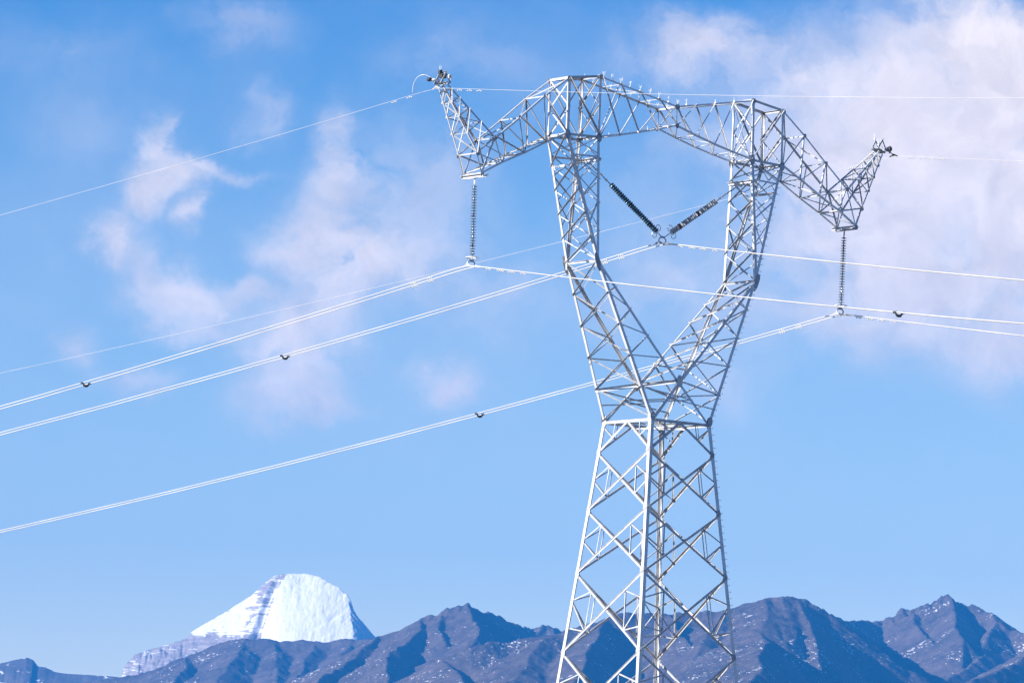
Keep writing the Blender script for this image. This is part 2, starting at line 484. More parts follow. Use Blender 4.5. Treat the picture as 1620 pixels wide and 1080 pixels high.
        for k in range(5):
            f.brace(UQ(1, U[k]), UQ(-1, U[k+1]), w*1.15, n, -.01, True)
            f.brace(UQ(-1, U[k]), UQ(1, U[k+1]), w*.8, n, .03)
        f.brace(UQ(1, 0), UQ(-1, 0), .12, n, .03)
        f.brace(UQ(1, U[4]), UQ(-1, U[4]), .12, n, .03)
        f.build('face_bracing', M_STEEL2, col); f = MB()
        tp = 'cto' if which == 'outer' else 'cti'
        f.brace(K(ctop, s, 1), K(ctop, s, -1), .15, n, .03)
        f.brace(K(tp, s, 1), K(tp, s, -1), .14, n, .03)
        # head panel, two X bays
        mz = lambda syy: lerp(K(ctop, s, syy), K(tp, s, syy), .5)
        f.brace(K(tp, s, 1), mz(-1), .09, n, .03); f.brace(K(tp, s, -1), mz(1), .09, n, .13)
        f.brace(mz(1), K(ctop, s, -1), .09, n, .03); f.brace(mz(-1), K(ctop, s, 1), .09, n, .13)
        f.build('face_bracing', M_STEEL2, col)
    # heavy hanger beam for the middle insulators
    h = MB()
    def UI(syy, t): return lerp(K('knee', s, syy)+off, K('cbi', s, syy), t)
    for dx in (-.07, .07):
        a, b = UI(1, .83)+Vector((dx, 0, 0)), UI(-1, .83)+Vector((dx, 0, 0))
        h.angle(a, b, .16, (0, 0, -1), (math.copysign(1, dx), 0, 0), .02)
    h.plate(UI(1, .83).lerp(UI(-1, .83), .5)+Vector((0, 0, -.16)), (0, 1, 0), (0, 0, 1), .14, .16, .03)
    h.build('hanger_beam', M_STEEL, col)
    # K node struts (shared across the middle, built with the left column)
    if s < 0:
        kk = MB()
        kk.brace(K('kn', 1, 1)+Vector((0, 0, .08)), K('kn', 1, -1)+Vector((0, 0, .08)), .14, (0, 0, 1), .02)
        for syy in (-1, 1):
            kk.plate(K('kn', 1, syy)+Vector((0, syy*.07, -.05)), (0, syy, 0), (0, 0, 1), .2, .36, .02)
            for s2 in (-1, 1):
                kk.brace(K('kn', 1, -1)+Vector((0, 0, .02)), lerp(K('knee', s2, 1), K('waist', s2, 1), .8), .10, (0, 0, 1), .06) if syy > 0 else None
                kk.brace(lerp(K('knee', s2, syy), K('waist', s2, syy), .8), K('kn', 1, syy), .10, (0, syy, 0), .05)
        kk.build('cross_strut', M_STEEL2, col)
    if s > 0:
        sb = MB()
        for (a, b, cnt) in ((K('waist', 1, -1), K('knee', 1, -1), 26), (K('knee', 1, -1), K('cbo', 1, -1), 18)):
            for q in range(cnt):
                c = lerp(a, b, (q+.5)/cnt); d = Vector((1, 0, 0)) if q % 2 else Vector((0, -1, 0))
                sb.tube([c, c+d*.17], .013, 5); sb.tube([c+d*.16, c+d*.18], .024, 5)
        sb.build('step_bolt_row', M_PLATE, col)['kind'] = 'stuff'
    else:
        sb = MB()
        for q in range(30):
            c = lerp(K('waist', -1, -1), K('knee', -1, -1), (q+.5)/30)+Vector((.16, 0, 0)); d = Vector((.8, 0, 0)) if q % 2 else Vector((0, -1, 0))
            sb.tube([c, c+d*.16], .011, 5)
        sb.build('step_bolt_row', M_PLATE, col)['kind'] = 'stuff'
    return col
column(-1); column(1)

# ---- arched middle beam
beam = part_root('middle_beam')
for syy in (-1, 1):
    part = MB(); part.plate(K('mt', 1, syy)+Vector((0, syy*.02, -.06)), (0, syy, 0), (1, 0, 0), .16, .16, .02); part.build('gusset_plate', M_PLATE, beam)
    part = MB(); part.plate(K('mb', 1, syy)+Vector((0, syy*.02, .03)), (0, syy, 0), (1, 0, 0), .16, .12, .02); part.build('gusset_plate', M_PLATE, beam)
def bt(t, syy):      # top chord, t -1..1
    a = abs(t); s = -1 if t < 0 else 1
    p = lerp(K('mt', 1, syy), K('cti', s, syy), a); return p
def bb(t, syy):
    a = abs(t); s = -1 if t < 0 else 1
    p = lerp(K('mb', 1, syy), K('cbi', s, syy), a)
    return p + Vector((0, 0, -0.10*math.sin(math.pi*a)))
w = .072
for syy in (-1, 1):
    for fn, up in ((bt, -1), (bb, 1)):
        c = MB()
        ts = [-1, -.75, -.5, -.25, 0, .25, .5, .75, 1]
        for a, b in zip(ts[:-1], ts[1:]):
            c.angle(fn(a, syy), fn(b, syy), .10, (0, 0, up), (0, -syy, 0), .016)
        c.build('chord', M_STEEL, beam)
    f = MB(); n = Vector((0, syy, 0))
    for k in range(4):
        for s in (-1, 1):
            t0, t1 = (k/4)*s, ((k+1)/4)*s
            # near face: from the top at the column side down towards the middle; far face the other way; light counter-diagonals
            if syy < 0:
                f.brace(bt(t1, syy), bb(t0, syy), w*1.1, n, -.01, True)
                if k in (0, 3): f.brace(bb(t1, syy), bt(t0, syy), w*.7, n, .14)
            else:
                f.brace(bt(t0, syy), bb(t1, syy), w*1.1, n, .03)
    f.brace(bt(0, syy), bb(0, syy), w, n, .05)
    f.build('face_bracing', M_STEEL2, beam)
for fn, nz in ((bt, 1), (bb, -1)):
    f = MB(); ts = [-1, -.75, -.5, -.25, 0, .25, .5, .75, 1]
    for i, t in enumerate(ts):
        if 0 < i < 8: f.brace(fn(t, -1), fn(t, 1), w*(1.5 if t == 0 else .55), (0, 0, nz), .02)
    for i in range(8):
        a, b = (1, -1) if i % 2 else (-1, 1)
        f.brace(fn(ts[i], a), fn(ts[i+1], b), w*.5, (0, 0, nz), .05)
    f.build('face_bracing', M_STEEL2, beam)

# bird spikes
def spike_fan(p, parent, n=5, h=.45, rnd=random.Random(3)):
    m = MB(); p = Vector(p)
    for k in range(n):
        d = Vector((rnd.uniform(-.35, .35), rnd.uniform(-.35, .35), 1)).normalized()
        m.tube([p, p+d*h*.75*rnd.uniform(.8, 1.1)], .009, 4)
    m.lathe(p+Vector((0, 0, -.03)), (0, 0, 1), [(0, 0), (0, .05), (.07, .05), (.07, 0)], 8)
    return m.build('bird_spike', M_SPIKE, parent)
for syy in (-1, 1):
    for t in (-.97, -.86, -.75, -.63, -.5, -.37, -.25, -.12, 0, .12):
        spike_fan(bt(t, syy)+Vector((0, 0, .03)), beam)
    for t in (-.62, -.5, -.25, -.12, .02, .3, .5):
        spike_fan(bb(t, syy)+Vector((0, 0, .06)), beam, 4, .28)
spike_fan(bt(.5, -1), beam, 3, .3); spike_fan(bt(.75, -1), beam, 3, .3)

# ---- side arms with earth-wire peaks
def side_arm(s):
    arm = part_root('side_arm')
    for syy in (-1, 1):
        for nm, dx, hw_, hh_ in (('t1', 0, .11, .1), ('t2', 0, .11, .1), ('t3', 0, .13, .12), ('po', -s*.03, .13, .13), ('b4', 0, .15, .12)):
            part = MB(); part.plate(K(nm, s, syy)+Vector((dx, syy*.012, -.03)), (0, syy, 0), (1, 0, 0), hw_, hh_, .016)
            part.build('gusset_plate', M_PLATE, arm)
    TC = ['cto', 't1', 't2', 't3']; BC = ['cbo', 'b1', 'b2', 'b3', 'b4']
    for syy in (-1, 1):
        for names, up in ((TC, -1), (BC, 1)):
            c = MB()
            for a, b in zip(names[:-1], names[1:]):
                c.angle(K(a, s, syy), K(b, s, syy), .098, (0, 0, up), (0, -syy, 0), .016)
            c.build('chord', M_STEEL, arm)
        f = MB(); n = Vector((0, syy, 0))
        for a, b in (('t1', 'cbo'), ('t2', 'b1'), ('t3', 'b2')): f.brace(K(a, s, syy), K(b, s, syy), .095, n, -.01, True)
        for a, b in (('t1', 'b1'), ('t2', 'b2')): f.brace(K(a, s, syy), K(b, s, syy), .08, n, .05)
        f.brace(K('t3', s, syy), K('b4', s, syy), .08, n, .05)
        f.brace(K('t3', s, syy), K('b3', s, syy), .07, n, .07)
        f.brace(K('t3', s, syy), K('po', s, syy), .08, n, .04)
        f.brace(K('po', s, syy), K('b4', s, syy), .08, n, .05)
        f.brace(K('po', s, syy), K('b3', s, syy), .07, n, .08)
        f.build('face_bracing', M_STEEL2, arm)
    f = MB()
    for names, nz in ((TC, 1), (BC, -1)):
        for i, a in enumerate(names[1:]):
            f.brace(K(a, s, -1), K(a, s, 1), .075, (0, 0, nz), .02)
            f.brace(K(names[i], s, 1 if i % 2 else -1), K(a, s, -1 if i % 2 else 1), .07, (0, 0, nz), .05)
            if nz < 0: f.brace(K(names[i], s, -1 if i % 2 else 1), K(a, s, 1 if i % 2 else -1), .06, (0, 0, nz), .09)
    f.brace(K('po', s, -1), K('po', s, 1), .08, (s, 0, 0), .02)
    f.brace(K('t3', s, -1), K('b3', s, 1), .06, (s, 0, 0), .02)
    f.build('face_bracing', M_STEEL2, arm)
    h = MB()       # hanger plate at the arm's end
    hc = L(14.0*s, 0, 18.36)
    h.angle(K('b4', s, 1)+Vector((0, .12, -.02)), K('b4', s, -1)+Vector((0, -.12, -.02)), .17, (0, 0, -1), (s, 0, 0), .02)
    h.angle(K('b4', s, 1)+Vector((-s*.32, .05, 0)), K('b4', s, -1)+Vector((-s*.32, -.05, 0)), .15, (0, 0, -1), (-s, 0, 0), .02)
    h.box(hc+Vector((0, 0, -.04)), Vector((.20, 0, 0)), Vector((0, .10, 0)), Vector((0, 0, .02)))
    h.plate(hc+Vector((0, 0, -.12)), (0, 1, 0), (0, 0, 1), .07, .12, .03)
    h.build('hanger_plate', M_STEEL, arm)
    # peak: four legs from t3 (inner) and po (outer) converge at the tip
    pk = MB()
    tipc = {}
    tx, ty, tz = KEY['tip']
    for syy in (-1, 1):
        tipc[('i', syy)] = L((tx-.10)*s, .27*syy, tz+.10)
        tipc[('o', syy)] = L((tx+.22)*s, .27*syy, tz-.10)
    pk.box(L((tx+.05)*s, 0, tz+.12), Vector((.30, 0, -.12*s)), Vector((0, .34, 0)), Vector((0, 0, .02)))
    peak = pk.build('earth_wire_peak', M_PLATE, pylon)
    for key, base in (('i', 't3'), ('o', 'po')):
        for syy in (-1, 1):
            c = MB(); c.angle(K(base, s, syy), tipc[(key, syy)], .11 if key == 'i' else .08, (-s if key == 'o' else s, 0, 0), (0, -syy, 0), .016)
            c.build('chord', M_STEEL, peak)
    T = [0, .30, .55, .76, .93]
    def PI_(syy, t): return lerp(K('t3', s, syy), tipc[('i', syy)], t)
    def PO(syy, t): return lerp(K('po', s, syy), tipc[('o', syy)], t)
    for syy in (-1, 1):
        f = MB(); n = Vector((0, syy, 0))
        for k in range(4):
            f.brace(PI_(syy, T[k+1]), PO(syy, T[k]), .07, n, -.01, True)
            f.brace(PI_(syy, T[k+1]), PO(syy, T[k+1]), .06, n, .05)
        f.brace(PI_(syy, .28), PO(syy, .55), .05, n, .08)
        f.build('face_bracing', M_STEEL2, peak)
    for fn, n in ((PI_, Vector((-s, 0, 1))), (PO, Vector((s, 0, -.5)))):
        f = MB()
        for k in range(4):
            a, b = (1, -1) if k % 2 else (-1, 1)
            f.brace(fn(a, T[k]), fn(b, T[k+1]), .06, n, .03)
            f.brace(fn(1, T[k+1]), fn(-1, T[k+1]), .05, n, .05)
        f.build('face_bracing', M_STEEL2, peak)
    # head piece: cross arm bracket, horns and spike
    hd = MB(); top = L((tx+.1)*s, 0, tz+.2)
    hd.angle(top+Vector((-.45*s, 0, .1)), top+Vector((.55*s, 0, -.05)), .14, (0, 0, -1), (0, 1, 0), .02)
    hd.angle(top+Vector((0, .5, 0)), top+Vector((0, -.5, 0)), .12, (0, 0, -1), (s, 0, 0), .02)
    for dy in (-.3, .3):
        hd.angle(top+Vector((-.35*s, dy, 0)), top+Vector((0.02*s, dy, .62)), .08, (s, 0, 0), (0, 1, 0), .015)
        hd.angle(top+Vector((.40*s, dy, -.1)), top+Vector((0.02*s, dy, .62)), .08, (-s, 0, 0), (0, 1, 0), .015)
    hd.angle(top+Vector((.02*s, .38, .62)), top+Vector((.02*s, -.38, .62)), .08, (0, 0, -1), (s, 0, 0), .015)
    hd.build('head_bracket', M_PLATE, peak)
    spike_fan(top+Vector((-.05*s, .35, .66)), peak, 3, .5)
    spike_fan(top+Vector((-.3*s, -.3, .2)), peak, 5, .32)
    return top
TOPS = {-1: side_arm(-1), 1: side_arm(1)}

# ------------------------------------------------------------------ insulator strings
def disc_profile(r):
    return [(-.010, .0), (-.010, .035), (.012, .045), (.040, .048), (.058, .05), (.064, r*.55), (.076, r*.86), (.090, r), (.097, r*.99), (.090, r*.88), (.090, r*.6), (.080, r*.30), (.100, .02), (.150, .018)]

def disc_mesh(name, r, mat):
    m = MB(); m.lathe((0, 0, 0), (0, 0, -1), disc_profile(r), 18)
    me = bpy.data.meshes.new(name); me.from_pydata([tuple(v) for v in m.v], [], m.f); me.validate()
    me.polygons.foreach_set('use_smooth', [True]*len(me.polygons)); me.materials.append(mat)
    return me
def tw_dir(v): return Vector((v[0]*ct - v[1]*st, v[0]*st + v[1]*ct, v[2]))

def insulator(a, b, start, end, count, r, mat, label, rings='h'):
    """a top, b bottom (tower frame); discs between the fractions start..end"""
    a, b = Vector(a), Vector(b)
    A, Bw = tw(*a), tw(*b)
    root = empty('insulator_string', A)
    tag(root, label, 'insulator', 'insulator strings hanging from the pylon')
    d = (Bw-A); ln = d.length; dn = d.normalized()
    q = Vector((0, 0, -1)).rotation_difference(dn)
    pitch = (end-start)*ln/count
    me, red = disc_mesh('disc', r, mat), disc_mesh('disc', r*1.06, M_DISCRED)
    for me_ in (me, red):
        me_.transform(Matrix.Diagonal((1, 1, pitch/.15, 1)))
    for k in range(count):
        o = bpy.data.objects.new('disc', red if k in (int(count*.41), int(count*.82)) else me)
        C.objects.link(o); o.parent = root
        o.location = dn*(start*ln + k*pitch); o.rotation_mode = 'QUATERNION'; o.rotation_quaternion = q
        if k in (int(count*.41), int(count*.82)): o['label'] = 'dark red marker disc'
    lk = MB()
    nseg = max(1, int(start*ln/.22)); step = start*ln/nseg
    for k in range(nseg):
        p0 = dn*(k*step); p1 = dn*((k+1)*step)
        lk.tube([p0, p1], .028, 6)
        sd = dn.orthogonal().normalized() if k % 2 else dn.cross(dn.orthogonal()).normalized()
        lk.box(p0.lerp(p1, .5), dn*(step*.36), sd*.055, sd.cross(dn)*.014)
    lk.build('link_hardware', M_FIT, root)
    lo = MB()
    lo.tube([dn*(end*ln), dn*ln], .03, 6)
    lo.build('lower_link', M_FIT, root)
    # grading ring: an oval hoop on two stays
    rg = MB(); c = dn*(end*ln - .02)
    X = tw_dir((1, 0, 0)); Y = tw_dir((0, 1, 0))
    ax = X - dn*X.dot(dn); ax.normalize(); ay = dn.cross(ax)
    R = .36
    if rings == 'h':
        rg.tube([c + ax*(R*math.cos(t*math.pi/12)) + ay*(R*math.sin(t*math.pi/12)) for t in range(24)], .026, 6, closed=True)
        rg.tube([c - ax*R, c + dn*.15, c + ax*R], .018, 6)
    else:
        for sg in (-1, 1):
            cc = c + ax*(.24*sg)
            ring_n = ay
            rg.tube([cc + ax*(.18*math.cos(t*math.pi/12)) + dn*(.18*math.sin(t*math.pi/12)) for t in range(24)], .026, 6, closed=True)
            rg.tube([cc, c + dn*.12], .018, 6)
    rg.build('grading_ring', M_WHITE, root)
    return root

ZC, ZV = 13.19, 15.95        # conductor heights at the clamps
XC = {'left': -13.95, 'middle': 0.0, 'right': 13.90}
insulator((-14.0, 0, 18.16), (-13.97, 0, 13.48), .075, .97, 27, .17, M_DISC, 'grey disc insulator string hanging straight down from the left arm of the pylon')
insulator((14.0, 0, 18.16), (13.92, 0, 13.48), .075, .97, 27, .17, M_DISC, 'grey disc insulator string hanging straight down from the right arm of the pylon')
insulator((-5.72, 0, 20.05), (-.12, 0, 16.32), .29, .93, 27, .18, M_DISCSHADE, 'dark teal, shade-toned disc insulator string slanting down from the left column to the middle wires', 'v')
insulator((5.72, 0, 20.05), (.12, 0, 16.32), .31, .91, 25, .175, M_DISCLIT, 'pale, sunlit-toned disc insulator string slanting down from the right column to the middle wires', 'v')

# ------------------------------------------------------------------ wires
FITTED = dict(left=(-14.035, 13.188), middle=(-.05, 15.959), right=(13.86, 13.159))
kL, aL, bL, kR, aR, bR = -.076, -.15432, .00028, .0101, -.14932, .00031
aLg, bLg, aRg, bRg = -.11859, .0002, -.1177, .00025
def wire_pt(x, z, y, earth=False, dx=0.0):
    s = abs(y)
    if y > 0: a, b, k = (aLg, bLg, kL) if earth else (aL, bL, kL)
    else:     a, b, k = (aRg, bRg, kR) if earth else (aR, bR, kR)
    return tw(x + k*s + dx, y, z + a*s + b*s*s)
YS = [-420, -360, -300, -250, -200, -160, -125, -100, -80, -65, -52, -40, -30, -22, -15, -9, -5, -2.5, -1, -.3, 0, .3, 1, 2.5, 5, 9, 15, 22, 30, 40, 52, 65, 80, 100, 125, 160, 200, 250, 300, 360, 420]
def wire(name, x, z, r, label, group, earth=False, dx=0.0):
    m = MB(); o0 = wire_pt(x, z, 0, earth, dx)
    pts = []
    for y in YS:
        p = wire_pt(x, z, y, earth, dx)
        if abs(y) < 1.2: p.z -= .06*(1-abs(y)/1.2)
        pts.append(p-o0)
    m.tube(pts, r, 8)
    o = m.build(name, M_WIRE, None, True); o.location = o0
    cat = 'earth wire' if earth else 'power line'
    return tag(o, label, cat, group)
names = dict(left='left arm', middle='middle pair of slanting insulators', right='right arm')
for key, (x, z) in FITTED.items():
    for sgn, nf in ((-1, 'left'), (1, 'right')):
        ptxt = {'left': 'below the left arm', 'middle': 'in the middle of the pylon', 'right': 'below the right arm'}[key]
        wire('power_line', x, z, .030, f'bright power line held {ptxt}, the {nf} one of its pair', 'twin power lines crossing the picture', False, sgn*.27)
EX = {-1: (-17.0, 23.05), 1: (17.75, 23.17)}
wire('earth_wire', *EX[-1], .010, 'thin earth wire running over the top of the left peak', 'earth wires on the pylon peaks', True)
wire('earth_wire', *EX[1], .010, 'thin earth wire held at the tip of the right peak', 'earth wires on the pylon peaks', True)

# yokes with suspension clamps
for key, (x, z) in FITTED.items():
    zt = {'left': 13.48, 'right': 13.48, 'middle': 16.32}[key]
    o = empty('wire_clamp', tw(x, 0, zt), TH)
    tag(o, {'left': 'small arched yoke and clamps joining the left hanging insulator to its two wires',
            'middle': 'small yoke and clamps where the two slanting insulators meet the middle wires',
            'right': 'small arched yoke and clamps joining the right hanging insulator to its two wires'}[key], 'wire clamp', 'yokes under the insulators')
    m = MB(); hgt = zt - z
    m.tube([Vector((-.27, 0, -hgt+.06)), Vector((-.25, 0, -hgt*.45)), Vector((-.12, 0, -.02)), Vector((.12, 0, -.02)), Vector((.25, 0, -hgt*.45)), Vector((.27, 0, -hgt+.06))], .04, 6)
    m.box((0, 0, -.03), Vector((.17, 0, 0)), Vector((0, .02, 0)), Vector((0, 0, .06)))
    m.build('yoke', M_PLATE, o)
    for sgn in (-1, 1):
        c = MB(); c.tube([(sgn*.27, -.32, -hgt-.06), (sgn*.27, -.16, -hgt-.01), (sgn*.27, 0, -hgt+.02), (sgn*.27, .16, -hgt-.01), (sgn*.27, .32, -hgt-.06)], [.03, .05, .065, .05, .03], 8)
        c.build('clamp', M_FIT, o)

# vibration dampers, two to four on each run of each wire
damp = MB()
damp.tube([(0, -.24, -.09), (0, -.1, -.10), (0, .1, -.10), (0, .24, -.09)], .012, 5)
for sg in (-1, 1): damp.lathe((0, sg*.14, -.09), (0, sg, 0), [(0, 0), (0, .035), (.03, .05), (.14, .045), (.16, .02), (.16, 0)], 8)
damp.box((0, 0, -.05), Vector((.02, 0, 0)), Vector((0, .035, 0)), Vector((0, 0, .06)))
dsrc = damp.build('vibration_damper', M_FIT, None, True); dsrc.scale = (.8, .8, .8)
dfirst = [True]
ORD = ['first', 'second', 'third', 'fourth', 'fifth']
def damper(x, z, y, earth, dx, label, drop=0.03):
    if dfirst[0]: o = dsrc; dfirst[0] = False
    else: o = dsrc.copy(); C.objects.link(o)
    p0, p1 = wire_pt(x, z, y-.2, earth, dx), wire_pt(x, z, y+.2, earth, dx)
    d = (p1-p0).normalized()
    o.location = p0.lerp(p1, .5) + Vector((0, 0, -drop))
    o.rotation_mode = 'XYZ'
    o.rotation_euler = (math.asin(d.z), 0, math.atan2(-d.x, d.y))
    tag(o, label, 'damper', 'vibration dampers on the wires')
for key, (x, z) in FITTED.items():
    at_ = {'left': 'left hanging insulator', 'middle': 'slanting insulators', 'right': 'right hanging insulator'}[key]
    for run, sg in (('left', 1), ('right', -1)):
        dist = (3.2, 4.6) if sg > 0 else (2.0, 3.0, 4.0)
        for dx, nf in ((-.27, 'left'), (.27, 'right')):
            for i, yy in enumerate(dist):
                off_ = .0 if dx < 0 else .5
                damper(x, z, sg*(yy+off_), False, dx, f'{ORD[i]} damper {run} of the {at_}, on the {"upper" if dx < 0 else "lower"} wire of the pair')
for s, tx_ in ((-1, 'left'), (1, 'right')):
    x, z = EX[s]
    for run, sg, dist in (('left', 1, (2.3, 3.6)), ('right', -1, (2.2, 3.1, 4.0) if s < 0 else (1.6, 2.6, 3.4, 4.3))):
        for i, yy in enumerate(dist):
            damper(x, z, sg*yy, True, 0, f'{ORD[i]} damper {run} of the {tx_} peak on its earth wire')

# spacers on the twin lines
sp_src = None
def y_at_u(x, z, u, sgn):
    lo, hi = 0.5, 120.0
    def uu(y):
        p = wire_pt(x, z, sgn*y); d = CAMROT.transposed() @ (p - Vector((0, 0, EYE)))
        return 810 + FPX*d.x/(-d.z)
    for _ in range(50):
        mid = (lo+hi)/2
        if (uu(mid) > u) == (sgn > 0): lo = mid
        else: hi = mid
    return (lo+hi)/2
def spacer(key, u, sgn, label):
    x, z = FITTED[key]; y = sgn*y_at_u(x, z, u, sgn)
    o = empty('wire_spacer', wire_pt(x, z, y), TH)
    tag(o, label, 'spacer', 'dark spacers between the paired wires')
    m = MB()
    m.tube([(-.27, 0, 0), (-.14, 0, -.14), (0, 0, -.18), (.14, 0, -.14), (.27, 0, 0)], [.04, .06, .075, .06, .04], 8)
    m.box((0, 0, -.18), Vector((.12, 0, 0)), Vector((0, .05, 0)), Vector((0, 0, .05)))
    m.build('spacer_bar', M_DARKFIT, o, True)
    for sg in (-1, 1):
        c = MB(); c.tube([(sg*.27, -.12, 0), (sg*.27, .12, 0)], .055, 8); c.build('grip', M_DARKFIT, o, True)
spacer('left', 136, 1, 'small black spacer far left on the upper pair of wires')
spacer('middle', 451, 1, 'small black spacer on the middle pair of wires, left of the pylon')
spacer('right', 759, 1, 'small black spacer on the lowest pair of wires, left of the pylon')
spacer('left', 1422, -1, 'small black spacer right of the pylon, beyond the right hanging insulator')

# fittings on the two peaks
def earth_clamp(s, label):
    x, z = EX[s]; t = TOPS[s]
    base = pylon.matrix_world if False else None
    p = tw(x, 0, z)
    o = empty('earth_wire_clamp', p, TH); tag(o, label, 'wire clamp', 'earth wire clamps')
    m = MB(); m.tube([(0, -.35, -.06), (0, -.15, 0), (0, 0, .04), (0, .15, 0), (0, .35, -.06)], [.03, .05, .07, .05, .03], 8)
    m.build('clamp', M_FIT if s < 0 else M_DARKFIT, o)
    m = MB(); top = Vector((-s*(abs(x)-16.75), 0, .42))
    m.tube([(0, 0, .05), top*.55, top], .03, 6)
    for k in (.3, .6, .85): m.box(top*k, Vector((.05, 0, 0)), Vector((0, .05, 0)), Vector((0, 0, .04)))
    m.build('hanger_link', M_FIT, o)
earth_clamp(-1, 'pale clamp holding the earth wire on the left peak')
earth_clamp(1, 'dark clamp holding the earth wire below the tip of the right peak')

def P_top(s, dx, dy, dz): return tw(s*(16.55+dx), dy, 23.4+dz)
# round monitoring units at the peaks
o = empty('monitoring_unit', P_top(-1, .1, 0, .1), TH); tag(o, 'cluster of small cylinders and a round white dial on top of the left peak', 'monitor')
m = MB(); m.tube([(-.2, 0, 0), (-.75, .1, -.02)], .08, 12); m.build('barrel', M_WHITE, o, True)
m = MB(); m.lathe((-.72, .1, -.02), (-1, .1, 0), [(-.02, 0), (-.02, .11), (.16, .12), (.2, .06), (.2, 0)], 14); m.build('end_cap', M_DARKFIT, o, True)
m = MB(); m.lathe((.25, -.42, .22), (0, -1, 0), [(0, 0), (0, .13), (.05, .13), (.06, .05), (.02, .04), (.02, 0)], 18); m.build('dial', M_WHITE, o, True)
m = MB(); m.box((.0, -.1, .25), Vector((.16, 0, 0)), Vector((0, .14, 0)), Vector((0, 0, .12))); m.box((-.12, 0, .48), Vector((.08, 0, .03)), Vector((0, .08, 0)), Vector((0, 0, .12))); m.build('housing', M_DARKFIT, o)
o = empty('monitoring_unit', P_top(1, .35, 0, .1), TH); tag(o, 'dark cylindrical unit sticking out from the tip of the right peak', 'monitor')
m = MB(); m.tube([(.0, 0, .02), (.35, -.1, 0)], .09, 12); m.build('barrel', M_PLATE, o, True)
m = MB(); m.lathe((.33, -.1, 0), (1, -.2, 0), [(0, 0), (0, .15), (.12, .19), (.2, .12), (.2, 0)], 14); m.build('end_cap', M_DARKFIT, o, True)
# loop of jumper wire beside the left peak
m = MB(); o0 = P_top(-1, 0, 0, 0)
pts = [Vector((-.55, .1, .0)), Vector((-.75, .35, .32)), Vector((-.95, .6, .42)), Vector((-1.1, .95, .3)), Vector((-1.15, 1.2, .0)), Vector((-1.16, 1.3, -.3)), Vector((-1.1, 1.35, -.62))]
fine = []
for i in range(len(pts)-1):
    for k in range(4): fine.append(pts[i].lerp(pts[i+1], k/4))
fine.append(pts[-1])
for _ in range(3): fine = [fine[0]] + [(fine[i-1]+fine[i]*2+fine[i+1])/4 for i in range(1, len(fine)-1)] + [fine[-1]]
m.tube([tw_dir(p) for p in fine], .018, 6)
o = m.build('jumper_wire', M_WIRE, None, True); o.location = o0
tag(o, 'thin arched loop of wire left of the left peak', 'jumper wire')

# ------------------------------------------------------------------ terrain
def hash2(ix, iy, seed):
    h = (ix.astype(np.int64)*374761393 + iy.astype(np.int64)*668265263 + seed*974634777) & 0x7fffffff
    h = ((h ^ (h >> 13)) * 1274126177) & 0x7fffffff
    h = (h ^ (h >> 16)) & 0x7fffffff
    return h/float(0x7fffffff)
def vnoise(x, y, seed):
    ix, iy = np.floor(x).astype(np.int64), np.floor(y).astype(np.int64)
    fx, fy = x-ix, y-iy
    fx = fx*fx*fx*(fx*(fx*6-15)+10); fy = fy*fy*fy*(fy*(fy*6-15)+10)
    a, b = hash2(ix, iy, seed), hash2(ix+1, iy, seed)
    c, d = hash2(ix, iy+1, seed), hash2(ix+1, iy+1, seed)
    return (a*(1-fx)+b*fx)*(1-fy) + (c*(1-fx)+d*fx)*fy
def fbm(x, y, seed, octs=5, gain=.5, ridged=False):
    t = 0; amp = 1; tot = 0
    for o in range(octs):
        n = vnoise(x*2**o + o*17.3, y*2**o - o*9.1, seed+o)
        if ridged: n = 1-np.abs(2*n-1)
        t = t + n*amp; tot += amp; amp *= gain
    return t/tot

def grid_mesh(name, X, Y, Z, mat, kind='structure', label=None, cat=None):
    ny, nx = X.shape
    me = bpy.data.meshes.new(name)
    V = np.stack([X, Y, Z], -1).reshape(-1, 3)
    idx = np.arange(nx*ny).reshape(ny, nx)
    F = np.stack([idx[:-1, :-1], idx[:-1, 1:], idx[1:, 1:], idx[1:, :-1]], -1).reshape(-1, 4)
    me.vertices.add(len(V)); me.vertices.foreach_set('co', V.ravel())
    me.loops.add(F.size); me.loops.foreach_set('vertex_index', F.ravel())
    me.polygons.add(len(F)); me.polygons.foreach_set('loop_start', np.arange(0, F.size, 4)); me.polygons.foreach_set('loop_total', np.full(len(F), 4))
    me.polygons.foreach_set('use_smooth', np.ones(len(F), bool))
    me.update(); me.validate(); me.materials.append(mat)
    o = bpy.data.objects.new(name, me); C.objects.link(o)
    tag(o, label, cat, None, kind)
    return o

def seg_tents(X, Y, ridges):
    """height field: highest of sloping flanks falling away from 3D ridge lines"""
    H = np.full(X.shape, -1e9)
    for pts, sl, sr, reach in ridges:
        W = [at(*p) for p in pts]
        for a, b in zip(W[:-1], W[1:]):
            dx, dy = b.x-a.x, b.y-a.y; L2 = dx*dx+dy*dy
            t = np.clip(((X-a.x)*dx + (Y-a.y)*dy)/L2, 0, 1)
            qx, qy = X-(a.x+dx*t), Y-(a.y+dy*t)
            dist = np.hypot(qx, qy)
            side = dx*qy - dy*qx
            s = np.where(side > 0, sl, sr)
            H = np.maximum(H, a.z+(b.z-a.z)*t - s*dist - np.maximum(0, dist-reach)*.6)
    return H

